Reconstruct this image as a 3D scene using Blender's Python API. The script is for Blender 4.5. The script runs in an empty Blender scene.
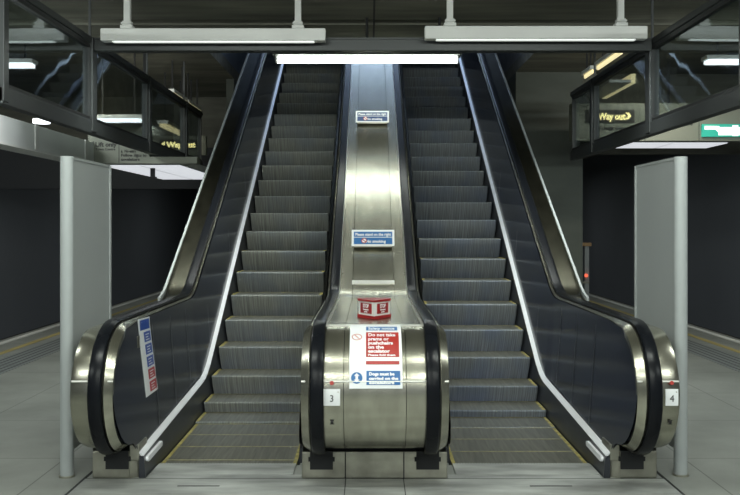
import bpy, math, random
from mathutils import Vector, Matrix
random.seed(7)
C = bpy.context.scene.collection
T30 = math.tan(math.radians(30)); PI = math.pi

# ------------------------------------------------------------------ materials
def nodes(name):
    m = bpy.data.materials.new(name); m.use_nodes = True
    nt = m.node_tree; b = nt.nodes['Principled BSDF']
    return m, nt, b
def mat(name, col, rough=.6, metal=0., noise=0., scale=(3, 3, 3), detail=4, bump=0., aniso=0., spec=.5, coat=0.):
    m, nt, b = nodes(name)
    b.inputs['Base Color'].default_value = (*col, 1)
    b.inputs['Roughness'].default_value = rough
    b.inputs['Metallic'].default_value = metal
    b.inputs['Specular IOR Level'].default_value = spec
    b.inputs['Coat Weight'].default_value = coat
    if aniso: b.inputs['Anisotropic'].default_value = aniso
    if noise or bump:
        tc = nt.nodes.new('ShaderNodeTexCoord'); mp = nt.nodes.new('ShaderNodeMapping')
        mp.inputs['Scale'].default_value = scale
        n = nt.nodes.new('ShaderNodeTexNoise'); n.inputs['Scale'].default_value = 1; n.inputs['Detail'].default_value = detail
        nt.links.new(tc.outputs['Object'], mp.inputs['Vector']); nt.links.new(mp.outputs['Vector'], n.inputs['Vector'])
        if noise:
            r = nt.nodes.new('ShaderNodeValToRGB')
            r.color_ramp.elements[0].position = .3; r.color_ramp.elements[1].position = .7
            lo = [max(0, c * (1 - noise)) for c in col]; hi = [min(1, c * (1 + noise)) for c in col]
            r.color_ramp.elements[0].color = (*lo, 1); r.color_ramp.elements[1].color = (*hi, 1)
            nt.links.new(n.outputs['Fac'], r.inputs['Fac']); nt.links.new(r.outputs['Color'], b.inputs['Base Color'])
        if bump:
            bp = nt.nodes.new('ShaderNodeBump'); bp.inputs['Strength'].default_value = bump; bp.inputs['Distance'].default_value = .01
            nt.links.new(n.outputs['Fac'], bp.inputs['Height']); nt.links.new(bp.outputs['Normal'], b.inputs['Normal'])
    return m
def emit(name, col, s):
    m, nt, b = nodes(name)
    b.inputs['Base Color'].default_value = (*col, 1)
    b.inputs['Emission Color'].default_value = (*col, 1); b.inputs['Emission Strength'].default_value = s
    return m

steel = mat('brushed_steel', (.44, .43, .35), .25, .95, noise=.22, scale=(2.2, 9, 9), detail=6, bump=.06)
steel_deck = mat('deck_steel', (.45, .44, .36), .26, .95, noise=.16, scale=(10, 1.6, 3), detail=6, bump=.03)
steel_dark = mat('worn_steel', (.33, .325, .27), .38, .9, noise=.3, scale=(5, 5, 5), bump=.1)
chrome = mat('bright_trim', (.72, .72, .70), .16, 1.)
alu = mat('bare_aluminium', (.90, .91, .94), .45, .25)
trim_m = mat('satin_trim', (.66, .66, .62), .38, .7)
rubber = mat('black_rubber', (.006, .007, .009), .26, 0, spec=.14)
black = mat('black_recess', (.008, .009, .010), .7)
navy = mat('dark_laminate', (.020, .024, .038), .17, 0, noise=.12, scale=(1.2, .8, 1.5), spec=.55)
joint_m = mat('laminate_joint', (.075, .08, .095), .4)
skirt_m = mat('black_skirt', (.028, .031, .038), .33, .2, noise=.2, scale=(4, 3, 4))
yellow = mat('step_yellow', (.30, .255, .07), .7, noise=.45, scale=(15, 15, 15))
grey_paint = mat('grey_gloss_paint', (.36, .385, .385), .42, noise=.04, scale=(1, 1, 1))
grey_post = mat('pale_grey_tube', (.34, .365, .365), .38)
frame_m = mat('dark_grey_frame', (.046, .051, .052), .42, .2)
frame_in = mat('black_frame_gasket', (.018, .019, .020), .5)
white_paint = mat('white_trunking_paint', (.66, .67, .65), .5, noise=.05, scale=(3, 3, 3))
dark_concrete = mat('dark_concrete', (.13, .132, .11), .85, noise=.28, scale=(1.3, 7, 7), detail=8, bump=.3)
outer_m = mat('darkened_deck_steel', (.095, .092, .068), .22, .95, noise=.3, scale=(9, 1, 9), bump=.05)  # steel coloured darker in place of the dark surroundings it reflects
ceil_m = mat('sooty_ceiling', (.15, .15, .12), .85, noise=.32, scale=(.8, 4, 4), detail=8, bump=.3)
tunnel_m = mat('tunnel_black', (.20, .215, .245), .8, noise=.06, scale=(.3, .3, .3))
wall_m = mat('grey_green_wall', (.080, .092, .080), .75, noise=.2, scale=(1, 1, 2), bump=.15)
shaft_m = mat('shaft_daylit_wall', (.16, .19, .23), .8, noise=.2, scale=(1, 1, 1))  # bluish base colour carries the daylight on the left shaft wall
sign_m = mat('grey_sign_enamel', (.20, .215, .175), .5, noise=.07, scale=(1, 1, 1))
casing_m = mat('pale_casing', (.66, .69, .68), .5, noise=.08, scale=(1, 1, 1))
white_m = mat('white_enamel', (.74, .76, .77), .4)
blue_m = mat('sign_blue', (.015, .12, .33), .4)
navy_blue = mat('sign_navy', (.012, .045, .16), .4)
red_m = mat('sign_red', (.36, .030, .022), .45)
red_dk = mat('box_red', (.26, .012, .014), .4)
green_m = mat('exit_green', (.02, .42, .30), .5)
ink = mat('black_ink', (.02, .02, .02), .6)
tube_m = emit('lit_tube', (.93, 1., .93), 24.0)
tube_far = emit('lit_far_tube', (.92, .97, 1.), 3.0)
tube_under = emit('lit_under_tube', (.93, 1., .94), .7)
warm_m = emit('warm_lamp', (1., .86, .48), .9)
wayout_m = emit('lit_yellow_letters', (1., .86, .36), 2.2)
day_m = emit('daylight_blue', (.62, .75, 1.), .9)
day_dim = emit('daylight_dim', (.30, .42, .70), .16)
green_lit = emit('lit_green', (.03, .45, .34), .25)
white_lit = emit('lit_sign_white', (.9, .95, .93), .55)
soffit_lit = emit('lit_soffit', (.87, .90, .95), .72)
red_lamp = emit('red_lamp', (1., .16, .08), 1.0)

def tread_mat(name, base, blue):
    # ribbed step metal: fine ribs along X, long worn streaks
    m, nt, b = nodes(name)
    N = nt.nodes; L = nt.links
    tc = N.new('ShaderNodeTexCoord'); mp = N.new('ShaderNodeMapping'); mp.inputs['Scale'].default_value = (60, 1.2, 1.2)
    n = N.new('ShaderNodeTexNoise'); n.inputs['Scale'].default_value = 1; n.inputs['Detail'].default_value = 5
    L.new(tc.outputs['Object'], mp.inputs['Vector']); L.new(mp.outputs['Vector'], n.inputs['Vector'])
    mp2 = N.new('ShaderNodeMapping'); mp2.inputs['Scale'].default_value = (3, 2, 2)
    n2 = N.new('ShaderNodeTexNoise'); n2.inputs['Scale'].default_value = 1
    oi = N.new('ShaderNodeObjectInfo'); ad = N.new('ShaderNodeVectorMath'); ad.operation = 'MULTIPLY_ADD'
    ad.inputs[1].default_value = (9, 9, 9)
    L.new(oi.outputs['Random'], ad.inputs[0]); L.new(tc.outputs['Object'], ad.inputs[2])
    L.new(ad.outputs[0], mp2.inputs['Vector']); L.new(mp2.outputs['Vector'], n2.inputs['Vector'])
    r = N.new('ShaderNodeValToRGB'); r.color_ramp.elements[0].position = .34; r.color_ramp.elements[1].position = .68
    r.color_ramp.elements[0].color = (*[c * .62 for c in base], 1); r.color_ramp.elements[1].color = (*[c * 1.35 for c in base], 1)
    L.new(n.outputs['Fac'], r.inputs['Fac'])
    mx = N.new('ShaderNodeMix'); mx.data_type = 'RGBA'; mx.blend_type = 'MIX'
    mx.inputs['B'].default_value = (*blue, 1); L.new(r.outputs['Color'], mx.inputs['A'])
    mr = N.new('ShaderNodeMapRange'); mr.inputs['From Min'].default_value = .42; mr.inputs['From Max'].default_value = .7; mr.inputs['To Max'].default_value = .6
    L.new(n2.outputs['Fac'], mr.inputs['Value']); L.new(mr.outputs['Result'], mx.inputs['Factor'])
    L.new(mx.outputs['Result'], b.inputs['Base Color'])
    w = N.new('ShaderNodeTexWave'); w.bands_direction = 'X'; w.inputs['Scale'].default_value = 17.0
    L.new(tc.outputs['Object'], w.inputs['Vector'])
    bp = N.new('ShaderNodeBump'); bp.inputs['Strength'].default_value = .35; bp.inputs['Distance'].default_value = .004
    L.new(w.outputs['Fac'], bp.inputs['Height']); L.new(bp.outputs['Normal'], b.inputs['Normal'])
    b.inputs['Metallic'].default_value = .35; b.inputs['Roughness'].default_value = 1.6
    return m
step_a = tread_mat('step_metal_olive', (.27, .28, .255), (.20, .23, .27))
step_b = tread_mat('step_metal_blue', (.24, .26, .275), (.16, .20, .29))
tread_top = mat('ribbed_tread', (.105, .105, .085), .5, .4, noise=.35, scale=(40, 2, 2), bump=.3)

def floor_mat():
    m, nt, b = nodes('platform_paving'); N = nt.nodes; L = nt.links
    tc = N.new('ShaderNodeTexCoord'); n = N.new('ShaderNodeTexNoise'); n.inputs['Scale'].default_value = 1.1; n.inputs['Detail'].default_value = 9; n.inputs['Roughness'].default_value = .62
    L.new(tc.outputs['Object'], n.inputs['Vector'])
    r = N.new('ShaderNodeValToRGB'); r.color_ramp.elements[0].position = .32; r.color_ramp.elements[1].position = .7
    r.color_ramp.elements[0].color = (.17, .18, .163, 1); r.color_ramp.elements[1].color = (.26, .27, .25, 1)
    L.new(n.outputs['Fac'], r.inputs['Fac'])
    # paving joints, 1.15 m by 1.3 m
    mp = N.new('ShaderNodeMapping'); mp.inputs['Location'].default_value = (0.0, -.15, 0)
    L.new(tc.outputs['Object'], mp.inputs['Vector'])
    bk = N.new('ShaderNodeTexBrick'); bk.offset = 0; bk.inputs['Scale'].default_value = 1; bk.inputs['Mortar Size'].default_value = .006
    bk.inputs['Brick Width'].default_value = 1.15; bk.inputs['Row Height'].default_value = 1.3; bk.inputs['Mortar Smooth'].default_value = .2
    bk.inputs['Color1'].default_value = (1, 1, 1, 1); bk.inputs['Color2'].default_value = (.93, .93, .93, 1); bk.inputs['Mortar'].default_value = (.45, .45, .45, 1)
    L.new(mp.outputs['Vector'], bk.inputs['Vector'])
    mx = N.new('ShaderNodeMix'); mx.data_type = 'RGBA'; mx.blend_type = 'MULTIPLY'; mx.inputs['Factor'].default_value = 1
    L.new(r.outputs['Color'], mx.inputs['A']); L.new(bk.outputs['Color'], mx.inputs['B'])
    L.new(mx.outputs['Result'], b.inputs['Base Color'])
    b.inputs['Roughness'].default_value = .55
    return m
floor_m = floor_mat()
plate_m = mat('landing_plate_metal', (.30, .31, .295), .5, .2, noise=.5, scale=(1.6, 5, 3), detail=10, bump=.25)
def tactile_mat():
    m, nt, b = nodes('tactile_dots'); N = nt.nodes; L = nt.links
    tc = N.new('ShaderNodeTexCoord'); v = N.new('ShaderNodeTexVoronoi'); v.inputs['Scale'].default_value = 11; v.inputs['Randomness'].default_value = 0
    L.new(tc.outputs['Object'], v.inputs['Vector'])
    r = N.new('ShaderNodeValToRGB'); r.color_ramp.elements[0].position = .25; r.color_ramp.elements[1].position = .45
    r.color_ramp.elements[0].color = (.24, .26, .255, 1); r.color_ramp.elements[1].color = (.05, .056, .058, 1)
    L.new(v.outputs['Distance'], r.inputs['Fac']); L.new(r.outputs['Color'], b.inputs['Base Color'])
    b.inputs['Roughness'].default_value = .6
    return m
def glass_mat():
    m = bpy.data.materials.new('dusty_glass'); m.use_nodes = True; nt = m.node_tree; nt.nodes.clear()
    o = nt.nodes.new('ShaderNodeOutputMaterial'); t = nt.nodes.new('ShaderNodeBsdfTransparent'); g = nt.nodes.new('ShaderNodeBsdfGlossy')
    t.inputs['Color'].default_value = (.80, .84, .83, 1); g.inputs['Roughness'].default_value = .03; g.inputs['Color'].default_value = (.8, .85, .9, 1)
    lw = nt.nodes.new('ShaderNodeLayerWeight'); lw.inputs['Blend'].default_value = .5
    pw = nt.nodes.new('ShaderNodeMath'); pw.operation = 'POWER'; pw.inputs[1].default_value = 3.0
    f = nt.nodes.new('ShaderNodeMath'); f.operation = 'MULTIPLY_ADD'; f.inputs[1].default_value = .85; f.inputs[2].default_value = .05
    nt.links.new(lw.outputs['Facing'], pw.inputs[0]); nt.links.new(pw.outputs[0], f.inputs[0])
    tc = nt.nodes.new('ShaderNodeTexCoord'); n = nt.nodes.new('ShaderNodeTexNoise'); n.inputs['Scale'].default_value = 1.7; n.inputs['Detail'].default_value = 1
    bp = nt.nodes.new('ShaderNodeBump'); bp.inputs['Strength'].default_value = .13; bp.inputs['Distance'].default_value = .02
    nt.links.new(tc.outputs['Object'], n.inputs['Vector']); nt.links.new(n.outputs['Fac'], bp.inputs['Height']); nt.links.new(bp.outputs['Normal'], g.inputs['Normal'])
    mx = nt.nodes.new('ShaderNodeMixShader')
    nt.links.new(f.outputs[0], mx.inputs[0]); nt.links.new(t.outputs[0], mx.inputs[1]); nt.links.new(g.outputs[0], mx.inputs[2]); nt.links.new(mx.outputs[0], o.inputs[0])
    return m
glass = glass_mat()

# ------------------------------------------------------------------ mesh helpers
class MB:
    def __init__(s): s.v = []; s.f = []; s.sm = []
    def add(s, vs, fs, smooth=False):
        o = len(s.v); s.v += [tuple(p) for p in vs]; s.f += [tuple(i + o for i in f) for f in fs]; s.sm += [smooth] * len(fs); return s
    def box(s, x0, x1, y0, y1, z0, z1, bev=0):
        if bev:
            import bmesh
            bm = bmesh.new(); bmesh.ops.create_cube(bm, size=1)
            for v in bm.verts: v.co = ((x0 + x1) / 2 + v.co.x * (x1 - x0), (y0 + y1) / 2 + v.co.y * (y1 - y0), (z0 + z1) / 2 + v.co.z * (z1 - z0))
            bmesh.ops.bevel(bm, geom=bm.edges[:], offset=bev, segments=2, affect='EDGES', profile=.5)
            bm.verts.index_update(); s.add([v.co[:] for v in bm.verts], [[v.index for v in f.verts] for f in bm.faces]); bm.free(); return s
        vs = [(x, y, z) for x in (x0, x1) for y in (y0, y1) for z in (z0, z1)]
        return s.add(vs, [(0, 1, 3, 2), (4, 6, 7, 5), (0, 4, 5, 1), (2, 3, 7, 6), (0, 2, 6, 4), (1, 5, 7, 3)])
    def tube(s, p, q, r, n=14, r2=None):
        p = Vector(p); q = Vector(q); a = (q - p).normalized(); u = a.orthogonal().normalized(); w = a.cross(u)
        r2 = r if r2 is None else r2; vs = []
        for c, rr in ((p, r), (q, r2)):
            for k in range(n):
                t = 2 * PI * k / n; vs.append(c + (u * math.cos(t) + w * math.sin(t)) * rr)
        s.add(vs, [(k, (k + 1) % n, n + (k + 1) % n, n + k) for k in range(n)], True)
        return s.add(vs, [tuple(range(n - 1, -1, -1)), tuple(range(n, 2 * n))])
    def sweep(s, path, sec, smooth=True, caps=True):
        """path: (y,z,ny,nz); sec(i) -> closed list of (x, off)."""
        rings = []
        for i, (y, z, ny, nz) in enumerate(path): rings.append([(x, y + ny * o, z + nz * o) for x, o in sec(i)])
        n = len(rings[0]); vs = [p for r in rings for p in r]; fs = []
        for i in range(len(rings) - 1):
            for k in range(n): fs.append((i * n + k, i * n + (k + 1) % n, (i + 1) * n + (k + 1) % n, (i + 1) * n + k))
        s.add(vs, fs, smooth)
        if caps: s.add(rings[0], [tuple(range(n))]); s.add(rings[-1], [tuple(range(n - 1, -1, -1))])
        return s
    def prism(s, poly, axis, a, b):
        """poly of 2D points extruded along axis 0/1/2 from a to b."""
        def mk(p, t):
            q = list(p); q.insert(axis, t); return tuple(q)
        n = len(poly); vs = [mk(p, a) for p in poly] + [mk(p, b) for p in poly]
        return s.add(vs, [(k, (k + 1) % n, n + (k + 1) % n, n + k) for k in range(n)] + [tuple(range(n)), tuple(range(2 * n - 1, n - 1, -1))])

def wloc(o):
    l = Vector((0, 0, 0))
    while o is not None: l = l + Vector(o.location); o = o.parent
    return l
def build(name, mb, m, parent=None, origin=None):
    """origin: world position of the object's own origin."""
    base = wloc(parent)
    org = Vector(origin) if origin is not None else base
    me = bpy.data.meshes.new(name); me.from_pydata([tuple(Vector(v) - org) for v in mb.v], [], mb.f); me.update()
    import bmesh
    bm = bmesh.new(); bm.from_mesh(me); bmesh.ops.remove_doubles(bm, verts=bm.verts, dist=1e-5) if len(bm.verts) < 20000 else None
    bmesh.ops.recalc_face_normals(bm, faces=bm.faces); bm.to_mesh(me); bm.free()
    if any(mb.sm):
        for p in me.polygons: p.use_smooth = True
        me.set_sharp_from_angle(angle=math.radians(32))
    me.materials.append(m)
    o = bpy.data.objects.new(name, me); C.objects.link(o)
    if parent is not None: o.parent = parent
    o.location = org - base
    return o
def empty(name, loc, label, cat, group=None):
    o = bpy.data.objects.new(name, None); o.empty_display_size = .1; C.objects.link(o); o.location = loc
    return tag(o, label, cat, group)
def tag(o, label, cat, group=None, kind=None):
    if label: o['label'] = label
    if cat: o['category'] = cat
    if group: o['group'] = group
    if kind: o['kind'] = kind
    return o
def struct(name, mb, m): return tag(build(name, mb, m), None, None, kind='structure')
def bb(*a, **k): return MB().box(*a, **k)

def text_mesh(body, size, mapf, bold=.0, align='LEFT', width=None, depth=.0015):
    """lettering as a thin solid; mapf(u, v, w) -> world point."""
    cu = bpy.data.curves.new('t', 'FONT'); cu.body = body; cu.size = size; cu.align_x = align; cu.offset = bold; cu.resolution_u = 2
    ob = bpy.data.objects.new('t', cu); C.objects.link(ob); bpy.context.view_layer.update()
    me = bpy.data.meshes.new_from_object(ob.evaluated_get(bpy.context.evaluated_depsgraph_get()))
    vs = [tuple(v.co) for v in me.vertices]; fs = [tuple(p.vertices) for p in me.polygons]
    bpy.data.objects.remove(ob); bpy.data.curves.remove(cu); bpy.data.meshes.remove(me)
    sx = 1
    if width and vs:
        w = max(v[0] for v in vs) - min(v[0] for v in vs); sx = width / w
    mb = MB(); n = len(vs)
    mb.add([mapf(v[0] * sx, v[1], 0) for v in vs] + [mapf(v[0] * sx, v[1], depth) for v in vs], fs + [tuple(i + n for i in f) for f in fs])
    ed = {}
    for f in fs:
        for a, b in zip(f, f[1:] + f[:1]):
            k = (min(a, b), max(a, b)); ed[k] = ed.get(k, 0) + 1
    mb.add([], [])
    o = 0
    mb.f += [(a, b, b + n, a + n) for (a, b), c in ed.items() if c == 1]; mb.sm += [False] * sum(1 for c in ed.values() if c == 1)
    return mb

# ------------------------------------------------------------------ balustrade path (side elevation)
DC, ZC, RH = 6.03, .65, .45           # newel centre and handrail radius
D0 = 8.137; DI = D0 + .15 / T30       # handrail flat meets incline
DEND = 20.0
def hand_path(n=20):
    p = []; c30, s30 = math.cos(math.radians(30)), .5
    rf = .75; Tn = rf * math.tan(math.radians(15))
    y0 = DI + Tn * c30; z0 = 1.10 + Tn * s30
    for k in range(13):
        y = DEND + (y0 - DEND) * k / 12; p.append((y, (y - D0) * T30 + .95, -s30, c30))
    for k in range(1, 9):
        a = math.radians(30 * (1 - k / 8)); yc = DI - Tn; zc = 1.10 + rf
        p.append((yc + rf * math.sin(a), zc - rf * math.cos(a), -math.sin(a), math.cos(a)))
    for k in range(1, 6):
        y = DI - Tn + (DC - DI + Tn) * k / 5; p.append((y, 1.10, 0, 1))
    for k in range(1, n + 1):
        a = PI * k / n; p.append((DC - RH * math.sin(a), ZC + RH * math.cos(a), -math.sin(a), math.cos(a)))
    return p
HP = hand_path()
NI = 13 + 8 + 5   # first index of the newel arc
def Hz(d):
    if d <= DC: return 1.10
    rf = .75; Tn = rf * math.tan(math.radians(15)); y0 = DI + Tn * math.cos(math.radians(30))
    if d > y0: return (d - D0) * T30 + .95
    if d > DI - Tn: return 1.10 + rf - math.sqrt(rf * rf - (d - DI + Tn) ** 2)
    return 1.10
def Sz(d):
    a = .15 + .055 * (d - 6.1); b = (d - D0) * T30 + .05; k = .06
    h = max(0, k * 2 - abs(a - b)) / (k * 2)
    return max(a, b) + h * h * k * .5
def hn(d):
    pts = [(7.60, 0), (7.827, .02), (8.027, .055), (8.227, .113), (8.427, .193), (8.627, .288), (9.027, .517)]
    if d >= 9.027: return (d - D0) * T30
    if d <= 7.6: return 0
    for (a, b), (c, e) in zip(pts, pts[1:]):
        if d <= c: return b + (e - b) * (d - a) / (c - a)

def balustrade(parent, X, side_out, drum_out, incline_out, central=False):
    """X(u) maps distance u outward from the step edge to world x. Builds the parts of one balustrade."""
    # handrail
    hw = .041; cu = .197
    sec = [(-hw, -.020), (-hw - .002, -.008), (-hw * .86, .0), (-hw * .4, .004), (hw * .4, .004), (hw * .86, .0), (hw + .002, -.008), (hw, -.020), (hw * .6, -.034), (-hw * .6, -.034)]
    path = HP + [(DC + .09, ZC - RH, 0, -1)]
    build('handrail', MB().sweep(path, lambda i: [(X(cu + a), b) for a, b in sec]), rubber, parent)
    # bright guide trims either side of the handrail, broad bevel on the newel, thin up the slope
    def w(i):
        if i >= NI + 1: return 1.
        return {NI: .8, NI - 1: .6, NI - 2: .48, NI - 3: .42}.get(i, .38)
    pb = HP
    bw = .058
    def seci(i):
        k = w(i); a = .152
        return [(X(a), -.026), (X(a - .010), -.022), (X(a - bw * k), -.026 - .030 * k), (X(a - bw * k), -.060 - .030 * k), (X(a), -.075)]
    build('inner_trim', MB().sweep(pb, seci), chrome if False else steel, parent)
    # inner panel
    ds = [5.643, 5.66, 5.69, 5.76, 5.83, 5.92, 6.03, 6.12, 6.2, 6.4, 6.8, 7.2, 7.6, 7.9, 8.1, 8.2, 8.3, 8.4, 8.5, 8.6, 8.8, 9.2, 10, 12, 14, 16, 18, DEND]
    R = .388; mb = MB(); g = []
    for d in ds:
        if d < DC:
            q = math.sqrt(max(0, R * R - (DC - d) ** 2)); zt = ZC + q; zb = ZC - q
        else:
            zt = Hz(d) - (.060 if d < 6.3 else .042); zb = Sz(d) + .032
            if d < 6.2: zb = .262 if d <= DC else .20
        col = []
        for j in range(5):
            z = zb + (zt - zb) * j / 4; zl = Hz(d) - 1.10
            lean = .058 + .060 * max(0, min(1, (z - zl - .15) / .85))
            if d >= 8.4: lean = .058 + .060 * (j / 4)
            col.append((X(lean), d, z))
        g.append(col)
    vs = [p for c in g for p in c] ; n = len(vs)
    sg = 1 if X(1) > X(0) else -1
    vs2 = vs + [(x + sg * .012, y, z) for x, y, z in vs]
    fs = []; nc = len(g)
    for i in range(nc - 1):
        for j in range(4):
            a = i * 5 + j; fs.append((a, a + 1, a + 6, a + 5)); fs.append((n + a, n + a + 5, n + a + 6, n + a + 1))
    mb.add(vs2, fs, True)
    pan = build('inner_panel', mb, navy, parent)
    # fine joints between the panels
    for dj in (6.75, 7.35, 7.95, 8.9, 10.2, 11.5, 12.8, 14.1):
        m = MB(); z0 = Sz(dj) + .034; z1 = Hz(dj) - .085; e = .004; o = -sg * .0015
        off = 0 if dj < 8.4 else -.25
        l0 = .058; l1 = .118 if dj > 8.4 else .058 + .06 * min(1, (z1 - .15) / .85)
        z1b = z1 + off * T30 * -0
        m.add([(X(l0) + o, dj - e, z0), (X(l0) + o, dj + e, z0), (X(l1) + o, dj + e, z1), (X(l1) + o, dj - e, z1)], [(0, 1, 2, 3)])
        m.add([(x - o * .9, y, z) for x, y, z in m.v[:4]], [(0, 3, 2, 1)])
        build('panel_joint', m, joint_m, pan)
    # aluminium skirt deck (the bright line) and dark skirt
    sp = []
    dd = ([6.52, 6.6] if central else [6.13, 6.3, 6.6]) + [7.0, 7.4, 7.7, 7.9, 8.05, 8.15, 8.25, 8.35, 8.45, 8.55, 8.7, 9, 10, 12, 14, 16, 18, DEND]
    for d in dd: sp.append((d, Sz(d), 0, 1))
    build('skirt_deck', MB().sweep(sp, lambda i: [(X(.022), -.004), (X(.024), .004), (X(.058), .034), (X(.060), .026), (X(.03), -.012)]), outer_m if central else alu, parent)  # central strip takes the darkened steel, its dimness put into the colour
    def skb(d): return max(-.03, hn(d - .45) - .12)
    m = MB(); A = [(X(.006), d, skb(d)) for d in dd]; B = [(X(.022), d, Sz(d)) for d in dd]
    A2 = [(X(.055), y, z) for x, y, z in A]; B2 = [(X(.055), y, z) for x, y, z in B]; k = len(dd)
    m.add(A + B + A2 + B2, [(i, i + 1, k + i + 1, k + i) for i in range(k - 1)] + [(2 * k + i, 3 * k + i, 3 * k + i + 1, 2 * k + i + 1) for i in range(k - 1)] + [(0, k, 3 * k, 2 * k)])
    build('skirt', m, skirt_m, parent)
    if central: return
    m = MB(); rr = .019; pts = []
    for k in range(9): a = PI / 2 + PI * k / 8; pts.append((6.19 + rr * math.cos(a), .118 + rr * math.sin(a)))
    for k in range(9): a = -PI / 2 + PI * k / 8; pts.append((6.58 + rr * math.cos(a), .128 + rr * math.sin(a)))
    m.prism(pts, 0, X(.000), X(.02)); build('skirt_guard_plate', m, alu, parent)
    if central: return
    # outer deck
    def seco(i):
        t = 1. if i < 13 else (0 if i >= 21 else 1 - (i - 12) / 9)
        o = drum_out + (incline_out - drum_out) * t
        return [(X(.238), -.042), (X(o - .045), -.046), (X(o - .012), -.058 if t < .5 else -.048), (X(o), -.085 if t < .5 else -.052), (X(o), -.12), (X(.238), -.12)]
    build('outer_deck', MB().sweep(HP[:23], seco), outer_m, parent)
    build('newel_drum', MB().sweep(HP[22:], lambda i: seco(i + 22)), steel, parent)
    # bright outer edge strip along the slope
    build('edge_strip', MB().sweep(HP[:19], lambda i: [(X(incline_out), -.040), (X(incline_out + .022), -.040), (X(incline_out + .022), -.075), (X(incline_out), -.075)]), grey_post, parent)
    build('bead', bead(X(.240), X(drum_out - .02)), trim_m, parent)
    build('bead', bead(X(.152), X(.092)), trim_m, parent)
    # rail guide under the handrail
    build('guide', MB().sweep(HP, lambda i: [(X(.151), -.037), (X(.238), -.037), (X(.238), -.11), (X(.151), -.11)]), black, parent)
    # outer cladding
    m = MB(); dl = [5.70, 5.8, 6.0, 6.12, 6.13, 6.5, 7, 7.9, 8.3, 8.7, 9.5, 9.75, 12, 16, DEND]; top = []; bot = []
    for d in dl:
        zt = (Hz(d) - .10) if d >= DC else ZC + math.sqrt(max(0, .34 ** 2 - (DC - d) ** 2))
        zb = max(.0, (d - D0) * T30 - .95) if d > 6.125 else ZC - math.sqrt(max(0, .34 ** 2 - (DC - d) ** 2))
        if 6.125 > d > DC: zb = .31
        xo = drum_out - .004 if d < 8 else incline_out - .004
        top.append((X(xo), d, zt)); bot.append((X(xo), d, zb))
    k = len(dl); ins = [(X(drum_out - .10), y, z) for x, y, z in top + bot]
    fs = [(i, i + 1, k + i + 1, k + i) for i in range(k - 1)] + [(2 * k + i, 3 * k + i, 3 * k + i + 1, 2 * k + i + 1) for i in range(k - 1)] + [(0, k, 3 * k, 2 * k)]
    m.add(top + bot + ins, fs); build('outer_cladding', m, steel_dark, parent)

def bead(xa, xb, R=.407):
    a = math.radians(76); pts = []
    m = MB(); p = []
    for k in range(8):
        t = 2 * PI * k / 8; p.append((math.cos(t) * .006, math.sin(t) * .0075))
    y = DC - R * math.sin(a); z = ZC + R * math.cos(a)
    m.tube((xa, y, z), (xb, y, z), .0075, 8)
    return m

# ------------------------------------------------------------------ escalators
def step_mesh(h=.262):
    """curved ribbed riser; origin at the nose, nose edge at y=0, tread going to +y."""
    m = MB(); pr = []
    for k in range(10):
        t = k / 9; pr.append((.19 * t ** 1.3, -.012 - (h - .012) * t))
    pts = [(.014, 0.0), (.005, -.004)] + pr
    n = len(pts)
    vs = [(-.497, y, z) for y, z in pts] + [(.497, y, z) for y, z in pts]
    m.add(vs, [(i, i + 1, n + i + 1, n + i) for i in range(n - 1)], True)
    back = [(.10, -h)]
    vs2 = [(-.497, y, z) for y, z in pts + [(.43, -h), (.43, -.005), (.405, 0)]]
    m.add(vs2, [tuple(range(len(vs2)))]); m.add([(-x, y, z) for x, y, z in vs2], [tuple(range(len(vs2) - 1, -1, -1))])
    return m
def escalator(sx, phase, label, stepm, no):
    cx = sx * 1.063
    root = empty('escalator', (cx, 6.3, 0), label, 'escalator', None)
    proto = None; tr = st = None
    k = -1
    while True:
        y = phase + .4 * k
        if y > 19.4: break
        z = hn(y) - .006
        if proto is None:
            org = Vector((cx, y, z))
            def sh(mb):
                mb.v = [(p[0] + cx, p[1] + y, p[2] + z) for p in mb.v]; return mb
            proto = build('step', sh(step_mesh()), stepm, root, origin=org)
            tr = build('tread', sh(MB().box(-.497, .497, .014, .405, -.010, .0006)), tread_top, proto, origin=org)
            ym = MB(); ym.box(-.497, .497, .390, .402, -.004, .0008)
            for s in (-1, 1): ym.box(s * .497 - (.028 if s > 0 else 0), s * .497 + (.028 if s < 0 else 0), .014, .40, -.004, .0012)
            ye = build('yellow_edge', sh(ym), yellow, proto, origin=org)
        else:
            a = proto.copy(); C.objects.link(a); a.parent = root; a.location = (0, y - 6.3, z)
            for ch in (tr, ye):
                b = ch.copy(); C.objects.link(b); b.parent = a
        k += 1
    comb = bb(cx - .497, cx + .497, 6.20, 6.470, .001, .010)
    for i in range(50): x = cx - .49 + i * .98 / 49; comb.box(x - .004, x + .004, 6.468, 6.492, .000, .007)
    build('comb_plate', comb, plate_m, root)
    balustrade(root, lambda u: sx * (1.563 + u), True, .372, .420)
    # base of the outer newel
    X = lambda u: sx * (1.563 + u); a, b = sorted((X(.118), X(.372)))
    base = build('newel_base', bb(a, b, 6.12, 6.75, 0, .188, bev=.008), steel_dark, root)
    m = MB(); m.prism([(X(.118), 6.125), (X(.028), 6.17), (X(.021), 6.9), (X(.118), 6.9)], 2, 0, .15); build('base_flank', m, steel_dark, root)
    slot(base, X(.20), 6.12)
    a3, b3 = sorted((X(.052), X(.119))); build('base_shoulder', bb(a3, b3, 6.125, 6.35, .12, .232, bev=.006), steel_dark, root)
    # soffit under the sloping truss
    m = MB(); x0, x1 = sorted((sx * .1, sx * 1.96))
    ya, yb = 9.8, DEND; za, zb = (ya - D0) * T30 - .95, (yb - D0) * T30 - .95
    m.prism([(ya, za), (yb, zb), (yb, zb + .05), (ya, za + .05)], 0, x0, x1); build('underside', m, skirt_m, root)
    return root
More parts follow.
